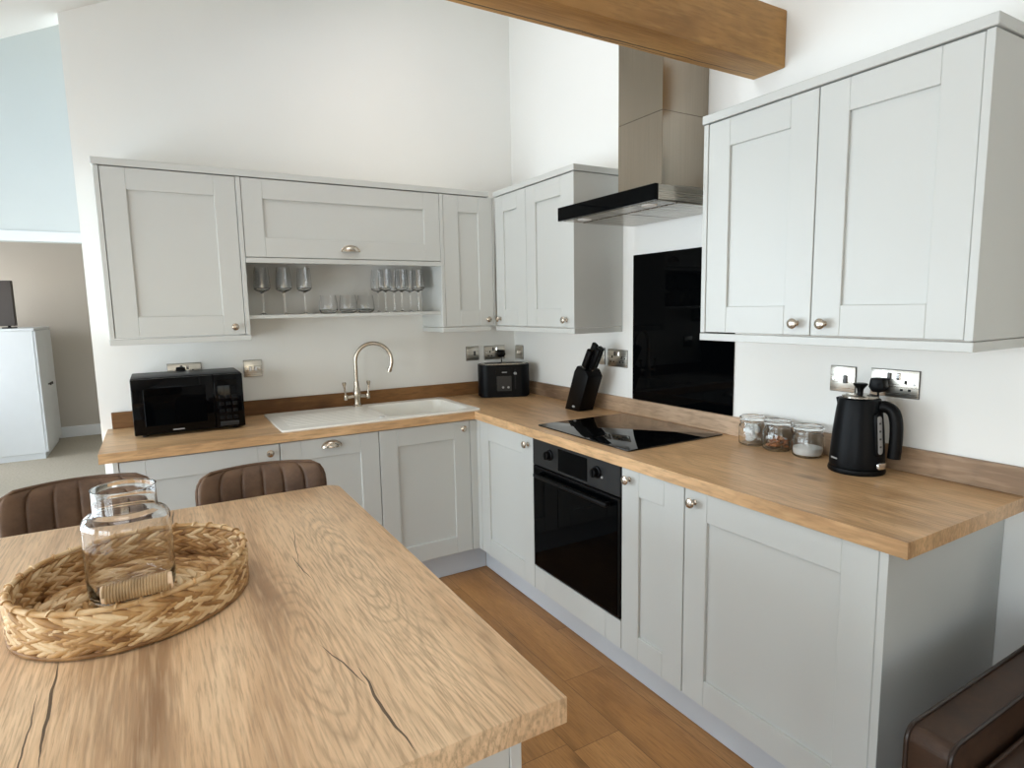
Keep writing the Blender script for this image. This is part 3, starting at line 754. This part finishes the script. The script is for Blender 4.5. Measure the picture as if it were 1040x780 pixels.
mb = MB(); 
Ms = Matrix.Translation(sp*.053+Vector((0, 0, .205))) @ sp.to_track_quat('X', 'Z').to_matrix().to_4x4()
mb.prism([(-.004, -.03), (.006, .0), (.012, .028), (-.004, .028)], 'y', -.018, .018, .003, M=Ms)
link('spout', mb, M_blackmat, t)
wa = ha-R(24); wd = Vector((math.cos(wa), math.sin(wa), 0))
mb = MB(); L0, L1 = wd*.0765+Vector((0, 0, .068)), wd*.0665+Vector((0, 0, .185))
ups = (L1-L0).normalized(); side = Vector((-wd.y, wd.x, 0)); out = side.cross(ups).normalized()
if out.dot(wd) < 0: out = -out
Mw = Matrix((( side.x, ups.x, out.x, L0.x), (side.y, ups.y, out.y, L0.y), (side.z, ups.z, out.z, L0.z), (0, 0, 0, 1)))
Lw = (L1-L0).length
fr = link('gauge_frame', MB().rbox(-.017, .017, -.01, Lw+.012, -.006, .004, .014, 6, .002, M=Mw), M_blackpl, t)
link('water_gauge', MB().rbox(-.009, .009, 0, Lw, .002, .0055, .008, 6, .001, M=Mw), M_grey, fr)
mb = MB()
for k in range(4): mb.box(-.004, .004, .02+k*.024, .026+k*.024, .0055, .006, M=Mw)
link('level_marks', mb, M_darkgrey, fr)
link('switch', MB().rbox(-.016, .016, -.046, -.026, -.002, .009, .006, 4, .002, M=Mw), M_chrome, t)
la = ha-R(128); ldv = Vector((math.cos(la), math.sin(la), 0)); sv = Vector((-ldv.y, ldv.x, 0))
Ml = Matrix((( sv.x, 0, ldv.x, ldv.x*.0772), (sv.y, 0, ldv.y, ldv.y*.0772), (0, 1, 0, .045), (0, 0, 0, 1)))
link('logo', MB().box(-.014, .014, -.0025, .0025, 0, .0016, M=Ml), M_grey, t)

# storage jars
def jar(label, y, x=-.078):
    t = thing('glass_jar', label, 'jar', (x, y, WT+.0005), 0, 'clip top jars by the kettle')
    pr = [(.043, 0), (.050, .006), (.0515, .02), (.0515, .068), (.048, .077), (.0455, .083), (.0455, .093)]
    inn_ = [(.0430, .093), (.0430, .082), (.0487, .067), (.0490, .02), (.0470, .009), (.041, .0045), (0, .0045)]
    link('body', MB().lathe(pr+inn_, 36, cap1=False), M_jar, t)
    link('lid', MB().lathe([(.047, .095), (.0495, .098), (.0495, .104), (.045, .109), (.040, .107), (0, .106)], 36), M_jar, t)
    mb = MB().tube([(.047*math.cos(2*PI*k/32), .047*math.sin(2*PI*k/32), .0885) for k in range(32)], .0013, 6, closed=True)
    mb.tube([(-.046, -.012, .089), (-.055, -.012, .078), (-.0565, 0, .066), (-.055, .012, .078), (-.046, .012, .089)], .0013, 6)
    mb.tube([(.0465, -.01, .089), (.0515, -.01, .10), (.0515, .01, .10), (.0465, .01, .089)], .0013, 6)
    link('wire_clip', mb, M_chrome, t)
    return t
def fill(name, mb, m, label, y, x=-.078):
    o = link(name, mb, m, loc=(x, y, WT+.006)); tag(o, label, 'food'); o['kind'] = 'stuff'
JY = (-1.908, -2.016, -2.136)
jar('clip top glass jar holding white pods, farthest of the three from the kettle', JY[0])
jar('clip top glass jar holding brown sachets, middle of the three', JY[1])
jar('clip top glass jar of white sugar, nearest to the kettle', JY[2])
mb = MB()
for k in range(16):
    a_ = random.random()*2*PI; q = .026*math.sqrt(random.random()); z = .015+.047*(k/16)
    v = Vector((random.uniform(-1, 1), random.uniform(-1, 1), random.uniform(-1, 1))).normalized(); u = v.orthogonal().normalized(); w_ = v.cross(u)
    mb.ell((q*math.cos(a_), q*math.sin(a_), z), (v*.017, u*.014, w_*.010), 10, 6)
fill('white_pods', mb, M_cotton, 'white pods inside the jar farthest from the kettle', JY[0])
mb = MB()
for k in range(34):
    a_ = random.random()*2*PI; q = .03*math.sqrt(random.random()); z = .006+.034*(k/34)
    Mk = Matrix.Translation((q*math.cos(a_), q*math.sin(a_), z)) @ Matrix.Rotation(random.random()*PI, 4, 'Z') @ Matrix.Rotation(random.uniform(-.5, .5), 4, 'X')
    mb.box(-.011, .011, -.008, .008, -.003, .003, .0015, M=Mk, mi=1 if k in (29, 33) else 0)
fill('brown_sachets', mb, [M_sugar, M_cotton], 'brown sachets inside the middle jar', JY[1])
fill('white_sugar', MB().lathe([(0, 0), (.040, .0), (.0455, .006), (.0478, .014), (.0478, .026), (.03, .031), (.012, .034), (0, .033)], 32), M_white, 'white sugar filling the bottom of the jar nearest the kettle', JY[2])

# ------------------------------------------------------------------ glassware on the shelf
SH = 1.4265
wine = [(.035, 0), (.035, .0015), (.012, .004), (.004, .009), (.0033, .05), (.0036, .108), (.009, .114), (.030, .122), (.0365, .130), (.037, .145), (.034, .19), (.030, .235)]
winei = [(.0288, .235), (.0328, .19), (.0356, .146), (.035, .132), (.029, .125), (.006, .118), (0, .117)]
first = None
def wineglass(x, y, label, grp):
    global first
    if first is None:
        first = link('wine_glass', MB().lathe(wine+winei, 28, cap1=False), M_glass, loc=(x, y, SH)); o = first
    else:
        o = first.copy(); COL.objects.link(o); o.location = (x, y, SH)
    tag(o, label, 'wine glass', grp)
names = ['left', 'middle', 'right']
for k, (xf, xb) in enumerate(((-1.545, -1.535), (-1.443, -1.43), (-1.345, -1.325))):
    wineglass(xf, -.18, 'wine glass at the left end of the shelf, front row, %s of three' % names[k], 'wine glasses left of the tumblers')
    wineglass(xb, -.08, 'wine glass at the left end of the shelf, back row, %s of three' % names[k], 'wine glasses left of the tumblers')
for k, (xf, xb) in enumerate(((-.915, -.925), (-.822, -.83), (-.725, -.735))):
    wineglass(xf, -.17, 'wine glass at the right end of the shelf, front row, %s of three' % names[k], 'wine glasses right of the tumblers')
    wineglass(xb, -.07, 'wine glass at the right end of the shelf, back row, %s of three' % names[k], 'wine glasses right of the tumblers')
tum = [(.030, 0), (.040, .006), (.0475, .018), (.048, .03), (.0455, .06), (.040, .095)]
tumi = [(.0388, .095), (.0442, .06), (.0465, .031), (.0455, .022), (.030, .015), (0, .014)]
M_tum = M_glass
mt = MB().lathe(tum+tumi, 28, cap1=False)
o = link('tumbler', mt, M_tum, loc=(-1.222, -.15, SH)); tag(o, 'stemless glass tumbler on the shelf, left of the three in the middle', 'tumbler', 'stemless tumblers')
for x, y, l in ((-1.115, -.145, 'stemless glass tumbler on the shelf, centre of the three'), (-1.01, -.11, 'stemless glass tumbler on the shelf, right of the three next to wine glasses')):
    c_ = o.copy(); COL.objects.link(c_); c_.location = (x, y, SH); tag(c_, l, 'tumbler', 'stemless tumblers')

# ------------------------------------------------------------------ breakfast bar
TX, TY = -2.4, -2.15
t = thing('breakfast_bar', 'oak topped breakfast bar with a light grey base in the foreground', 'breakfast bar', (TX, TY, 0))
x0, x1, y0, y1 = -3.35-TX, -1.566-TX, -2.77-TY, -1.538-TY
tb = bmesh.new()
pts = [(x0, y0), (x1, y0)]+[(x1-.035+.035*math.cos(R(a_)), y1-.035+.035*math.sin(R(a_))) for a_ in range(0, 91, 15)]+[(x0, y1)]
lo = [tb.verts.new((x, y, WB)) for x, y in pts]; hi = [tb.verts.new((x, y, WT)) for x, y in pts]; n = len(pts)
tb.faces.new(lo[::-1]); tb.faces.new(hi)
for i in range(n): tb.faces.new((lo[i], lo[(i+1) % n], hi[(i+1) % n], hi[i]))
es = [e for e in tb.edges if abs(e.verts[0].co.z-e.verts[1].co.z) < 1e-6]
bmesh.ops.bevel(tb, geom=es, offset=.0015, segments=2, profile=.5, affect='EDGES')
mb = MB(); mb._merge(tb); link('tabletop', mb, M_table, t)
bx0, bx1, by0, by1 = -3.30-TX, -1.612-TX, -2.722-TY, -1.93-TY
link('base_cabinet', MB().box(bx0, bx1-.02, by0+.02, by1-.02, .15, WB-.001), M_paint, t)
link('end_panel', MB().box(bx1-.019, bx1, by0, by1, 0, WB-.001, .0012), M_paint, t)
link('front_panel', MB().box(bx0, bx1-.0195, by0+.001, by0+.0195, .0, WB-.001, .0012), M_paint, t)
link('back_panel', MB().box(bx0, bx1-.0195, by1-.0195, by1-.001, 0, WB-.001, .0012), M_paint, t)

# ------------------------------------------------------------------ bar stools
def stool(label, x, y, rz):
    t = thing('bar_stool', label, 'bar stool', (x, y, 0), rz, 'brown leather bar stools')
    # seat faces -Y; back at +Y
    link('seat', MB().rbox(-.20, .20, -.36, .02, .60, .675, .06, 6, .022), M_leather, t)
    W, z0, z1, nch = .188, .64, .955, 6
    def back(side):
        def f(u, v):
            s = (u-.5)*2; z = z0+(z1-z0)*v
            # rounded upper corners
            wv = W
            if v > .80:
                q = (v-.80)/.20; wv = W-.042*(1-math.sqrt(max(0, 1-q*q)))
            xx = s*wv
            ycurve = .075-.05*s*s+.05*v
            ch = abs(math.sin(u*nch*PI))**.22*.009
            th = .020*math.sqrt(max(0, 1-abs(s)**8))*math.sqrt(max(0.0, 1-max(0, (v-.85)/.15)**2)) 
            return (xx, ycurve-(th+ch*(1 if th > .004 else 0)) if side < 0 else ycurve+th, z)
        return f
    mb = MB().quadgrid(back(-1), 72, 24, flip=False).quadgrid(back(1), 72, 24, flip=True)
    bmesh.ops.remove_doubles(mb.bm, verts=mb.bm.verts, dist=1e-4)
    bmesh.ops.recalc_face_normals(mb.bm, faces=mb.bm.faces)
    bk = link('backrest', mb, M_leather, t, sharp=60)
    pp = [back(1)(0, v/20) for v in range(21)]+[back(1)(u/30, 1) for u in range(31)]+[back(1)(1, 1-v/20) for v in range(21)]
    link('edge_piping', MB().tube(pp, .005, 8), M_leather, bk)
    for sx in (-1, 1):
        link('back_support', MB().tube([(sx*.13, .0, .60), (sx*.13, .06, .62), (sx*.13, .095, .68), (sx*.13, .11, .76)], .010, 10), M_blackpl, t)
        for sy in (-1, 1):
            link('leg', MB().cyl((sx*.16, -.17+sy*.14, .60), (sx*.21, -.17+sy*.19, 0), .013, .011), M_blackpl, t)
    r = [(-.195, -.33, .2), (.195, -.33, .2), (.195, -.01, .2), (-.195, -.01, .2)]
    link('foot_rail', MB().tube(r+[r[0]], .008, 8), M_blackpl, t)
    return t
st = stool('brown channel stitched leather bar stool behind the bar, right one near the sink', -1.765, -1.47, R(-3))
dup(st, (-2.245, -1.345, 0), R(4), 'brown channel stitched leather bar stool behind the basket, left one')

# ------------------------------------------------------------------ woven basket, vase
BC = (-2.0835, -2.114); BA, BB, BH = .1965, .1775, .0755; BROT = R(46.6)
t = thing('basket', 'oval woven water hyacinth tray basket on the breakfast bar', 'basket', (BC[0], BC[1], WT+.0005), BROT)
def ovalpt(a_, k=1.0): return Vector((BA*k*math.cos(a_), BB*k*math.sin(a_), 0))
def arc(k=1.0, n=400):
    L = [0]; P = [ovalpt(2*PI*i/n, k) for i in range(n+1)]
    for i in range(n): L.append(L[-1]+(P[i+1]-P[i]).length)
    return L
def at_len(frac, k=1.0, _c={}):
    if k not in _c: _c[k] = arc(k)
    L = _c[k]; s = frac % 1*L[-1]
    lo_, hi_ = 0, len(L)-1
    while hi_-lo_ > 1:
        m_ = (lo_+hi_)//2
        if L[m_] <= s: lo_ = m_
        else: hi_ = m_
    return 2*PI*(lo_+(s-L[lo_])/(L[hi_]-L[lo_]+1e-9))/(len(L)-1)
def braid_ring(mb, k, z, step, size, flat=False):
    """one plait: two strands of overlapping leaf shapes leaning towards each other"""
    per = arc(k)[-1]; n = int(per/step)
    for i in range(n):
        for sgn in (-1, 1):
            a_ = at_len((i+(.5 if sgn > 0 else 0)+random.uniform(-.07, .07))/n, k)
            p = ovalpt(a_, k); tg = (ovalpt(a_+.01, k)-ovalpt(a_-.01, k)).normalized(); nr = Vector((tg.y, -tg.x, 0))
            up = Vector((0, 0, 1))
            cross = nr if flat else up
            thick = up if flat else nr
            ang = R(21+random.uniform(-6, 6))*sgn
            la = tg*math.cos(ang)-cross*math.sin(ang); wa_ = tg*math.sin(ang)+cross*math.cos(ang)
            sz = size*random.uniform(.88, 1.12)
            c = p+cross*sgn*size*.165+Vector((0, 0, z))+thick*random.uniform(-.0012, .0012)
            mb.ell(c, (la*sz, wa_*sz*.215, thick*.0062), 10, 6)
mb = MB()
for r_, z in enumerate((.0205, .0385, .0565)): braid_ring(mb, 1.0, z, .0215, .029)
mb.lathe([(.995, .004), (.995, BH-.004), (.985, BH-.004), (.985, .004), (.995, .004)], 64, Matrix.Diagonal((BA, BB, 1, 1)), cap0=False, cap1=False)
link('woven_side', mb, M_straw, t, sharp=70)
mb = MB().lathe([(0, .002), (.98, .002), (.98, .005), (0, .006)], 64, Matrix.Diagonal((BA, BB, 1, 1)))
for k in (.90, .74, .58, .42, .26, .12): braid_ring(mb, k, .0085, .027, .029, True)
link('woven_base', mb, M_straw, t, sharp=70)
mb = MB()
P = [ovalpt(2*PI*i/160, 1.0)+Vector((0, 0, BH+.001)) for i in range(160)]
mb.tube(P, .0048, 8, closed=True)
for i in range(0, 30):
    a_ = at_len(i/30+random.uniform(-.008, .008)); p = ovalpt(a_)+Vector((0, 0, BH+.001)); tg = (ovalpt(a_+.01)-ovalpt(a_-.01)).normalized(); nr = Vector((tg.y, -tg.x, 0))
    mb.tube([p+tg*(.006*(q/4-.5))+(nr*math.cos(PI*q/4)+Vector((0, 0, 1))*math.sin(PI*q/4))*.0062 for q in range(5)], .0022, 5)
mb.tube([ovalpt(2*PI*i/160, 1.012)+Vector((0, 0, .0055)) for i in range(160)], .0045, 6, closed=True)
link('rim', mb, M_straw, t, sharp=70)
# twine wrapped grip on the near side of the rim
inv = Matrix.Rotation(-BROT, 3, 'Z')
h0 = inv @ Vector((-2.122-BC[0], -2.292-BC[1], BH+.021)); h1 = inv @ Vector((-2.031-BC[0], -2.295-BC[1], BH+.024))
hv = (h1-h0); hl = hv.length; hv.normalize()
hg = link('handle', MB().tube([h0, h1], .0128, 12), M_twine, t)
for c_, d_ in ((h0, -1), (h1, 1)): link('end_cap', MB().tube([c_-hv*.003, c_+hv*.005], .0135, 16), M_pale, hg)
mb = MB(); sd_ = hv.cross(Vector((0, 0, 1))).normalized(); upv = sd_.cross(hv)
turns = 22; pp = []
for k in range(turns*12+1):
    a_ = 2*PI*k/12; pp.append(h0+hv*(hl*k/(turns*12))+(sd_*math.cos(a_)+upv*math.sin(a_))*.0135)
mb.tube(pp, .0026, 6)
link('twine', mb, M_twine, hg, sharp=70)
# vase
VX, VY = -2.092, -2.10
prof = [(.066, 0), (.074, .004), (.0775, .013), (.0785, .04), (.0785, .146), (.0772, .157), (.0725, .166), (.065, .171), (.0590, .174), (.0565, .179), (.0565, .218), (.0575, .221)]
inn = [(.0545, .221), (.0538, .179), (.0570, .171), (.064, .168), (.0705, .163), (.0745, .155), (.0755, .146), (.0755, .05), (.0745, .016), (.068, .010), (0, .009)]
v = link('glass_vase', MB().lathe([(r*.92, z*.93) for r, z in prof+inn], 56, cap1=False), M_glassv, loc=(VX, VY, WT+.0165), sharp=50)
tag(v, 'clear glass vase with a wide neck standing in the basket', 'vase')

# ------------------------------------------------------------------ sofa at the right edge
t = thing('sofa', 'dark brown leather sofa with piped arm at the end of the kitchen units', 'sofa', (-.42, -3.6, 0))
SX, SY = .42, 3.6
def sbox(x0, x1, y0, y1, z0, z1, b=.012, seg=3): return MB().box(x0+SX, x1+SX, y0+SY, y1+SY, z0, z1, b, seg)
def arm(y0, y1):
    zt2 = .60
    r0 = .03
    pr = [(-.795+SX, .12), (-.03+SX, .12), (-.03+SX, zt2)]+[(-.795+SX+r0-r0*math.sin(R(q)), zt2-r0+r0*math.cos(R(q))) for q in range(0, 91, 9)]
    a = link('arm', MB().prism(pr, 'y', y0+SY, y1+SY, .004), M_sofa, t)
    for y in (y0+.004, y1-.004):
        r_ = .03
        pts = [(-.795+SX, y+SY, .14), (-.795+SX, y+SY, zt2-r_)]+[(-.795+SX+r_-r_*math.cos(R(q)), y+SY, zt2-r_+r_*math.sin(R(q))) for q in range(9, 90, 9)]+[(-.795+SX+r_, y+SY, zt2), (-.06+SX, y+SY, zt2)]
        link('piping', MB().tube(pts, .0048, 8), M_piping, a)
arm(-2.925, -2.84); arm(-4.385, -4.30)
link('seat_base', sbox(-.77, -.05, -4.298, -2.927, .12, .30), M_sofa, t)
for ya, yb in ((-4.295, -3.615), (-3.61, -2.93)):
    c_ = link('seat_cushion', sbox(-.745, -.22, ya, yb, .302, .535, .03, 4), M_sofa, t)
    pts = rrect(-.745+SX+.012, -.22+SX-.012, ya+SY+.012, yb+SY-.012, .05, 5)
    link('piping', MB().tube([(x, y, .530) for x, y in pts], .005, 8, closed=True), M_sofa, c_)
    link('back_cushion', sbox(-.24, -.101, ya, yb, .537, .80, .04, 4), M_sofa, t)
link('back', sbox(-.10, -.012, -4.385, -2.84, .122, .80, .02, 3), M_sofa, t)
for x in (-.75, -.08):
    for y in (-4.35, -2.88): link('foot', MB().cyl((x+SX, y+SY, 0), (x+SX, y+SY, .122), .022, .028), M_blackpl, t)

# ------------------------------------------------------------------ seen through the doorway
t = thing('wardrobe', 'low white wardrobe in the far room, seen through the doorway', 'wardrobe', (-3.4, 4.74, 0))
link('body', MB().box(-.35, .33, -.52, .52, .06, 1.30, .003).box(-.36, .345, -.53, .53, 1.301, 1.325, .003), M_wardrobe, t)
link('plinth', MB().box(-.34, .32, -.51, .51, 0, .06), M_wardrobe, t)
for y0, y1, ky in ((-.515, -.003, -.06), (.003, .515, .06)):
    d = link('door', MB().box(.331, .35, y0, y1, .07, 1.295, .002), M_wardrobe, t)
    link('knob', MB().lathe([(.008, 0), (.008, .012), (.016, .02), (.014, .028), (0, .03)], 16, Matrix.Translation((.35, ky, .72)) @ Matrix.Rotation(PI/2, 4, 'Y')), M_tv, d)
t = thing('television', 'dark television standing on the white wardrobe in the far room', 'television', (-3.57, 4.5, 1.3255), R(-12))
link('screen', MB().box(-.36, .36, -.02, .025, .025, .475, .004), M_tv, t)
link('stand', MB().box(-.02, .02, -.0, .02, .008, .06).box(-.14, .14, -.08, .08, 0, .01, .003), M_tv, t)
link('foot', MB().box(.26, .34, -.07, .07, 0, .012, .003).box(.29, .31, -.01, .01, .01, .05), M_blackpl, t)

# ------------------------------------------------------------------ light
def area(name, loc, rot, sx, sy, power, col):
    l = bpy.data.lights.new(name, 'AREA'); l.shape = 'RECTANGLE'; l.size = sx; l.size_y = sy; l.energy = power; l.color = col
    o = bpy.data.objects.new(name, l); COL.objects.link(o); o.location = loc; o.rotation_euler = rot; return o
DAY = (.78, .90, 1.0)
area('daylight_kitchen_window', (LX-.30, -1.25, .95), (0, -PI/2, 0), 1.75, 2.4, 116, (.80, .91, 1.0))
area('daylight_rear_window', (LX-.30, -3.8, 1.05), (0, -PI/2, 0), 1.6, 2.2, 75, (.80, .91, 1.0))
area('daylight_hall_window', (LX-.30, .95, 1.25), (0, -PI/2, 0), 2.2, 1.6, 140, (.76, .89, 1.0))
area('daylight_bedroom_window', (LX-.30, 4.25, 1.4), (0, -PI/2, 0), 1.4, 1.6, 70, (.95, .97, 1.0))
area('added_fill_behind_camera', (-2.1, FY-.30, 1.15), (PI/2, 0, 0), 2.3, 2.0, 8, (.92, .96, 1.0))  # added weak fill from an unseen, made-up opening
for (x0, x1, y0, y1), pw in zip(ROOF, (15, 15)):
    xm = (x0+x1)/2
    area('added_roof_light', (xm-.12, (y0+y1)/2, zc(xm)+.34), (0, -math.atan(.478), 0), 1.1, 1.1, pw, (1.0, .95, .87))  # added light from above, through the made-up roof openings
w = bpy.data.worlds.new('sky'); sc.world = w; w.use_nodes = True
bg = w.node_tree.nodes['Background']
sky = w.node_tree.nodes.new('ShaderNodeTexSky'); sky.sky_type = 'NISHITA'; sky.sun_disc = False; sky.sun_elevation = R(40); sky.sun_rotation = R(200)
w.node_tree.links.new(sky.outputs[0], bg.inputs[0]); bg.inputs[1].default_value = .25

# ------------------------------------------------------------------ camera
f_px, yaw, pit, rol = 615.6165, R(-30.3138), R(-7.2094), R(-1.0884)
fw = Vector((-math.sin(yaw)*math.cos(pit), math.cos(yaw)*math.cos(pit), math.sin(pit)))
rt = Vector((math.cos(yaw), math.sin(yaw), 0)); upc = rt.cross(fw)
r2 = rt*math.cos(rol)+upc*math.sin(rol); u2 = upc*math.cos(rol)-rt*math.sin(rol)
cam = bpy.data.cameras.new('camera'); co = bpy.data.objects.new('camera', cam); COL.objects.link(co)
cam.sensor_width = 36; cam.sensor_fit = 'HORIZONTAL'; cam.lens = f_px/1040*36; cam.clip_start = .05
co.matrix_world = Matrix(((r2.x, u2.x, -fw.x, -2.0184), (r2.y, u2.y, -fw.y, -3.4093), (r2.z, u2.z, -fw.z, 1.4408), (0, 0, 0, 1)))
sc.camera = co
sc.view_settings.view_transform = 'Standard'; sc.view_settings.look = 'None'
sc.view_settings.gamma = 1; sc.view_settings.use_curve_mapping = False
sc.view_settings.exposure = 0.0
sc.cycles.max_bounces = 12; sc.cycles.diffuse_bounces = 6; sc.cycles.transparent_max_bounces = 24
sc.cycles.sample_clamp_indirect = 6; sc.cycles.use_denoising = True
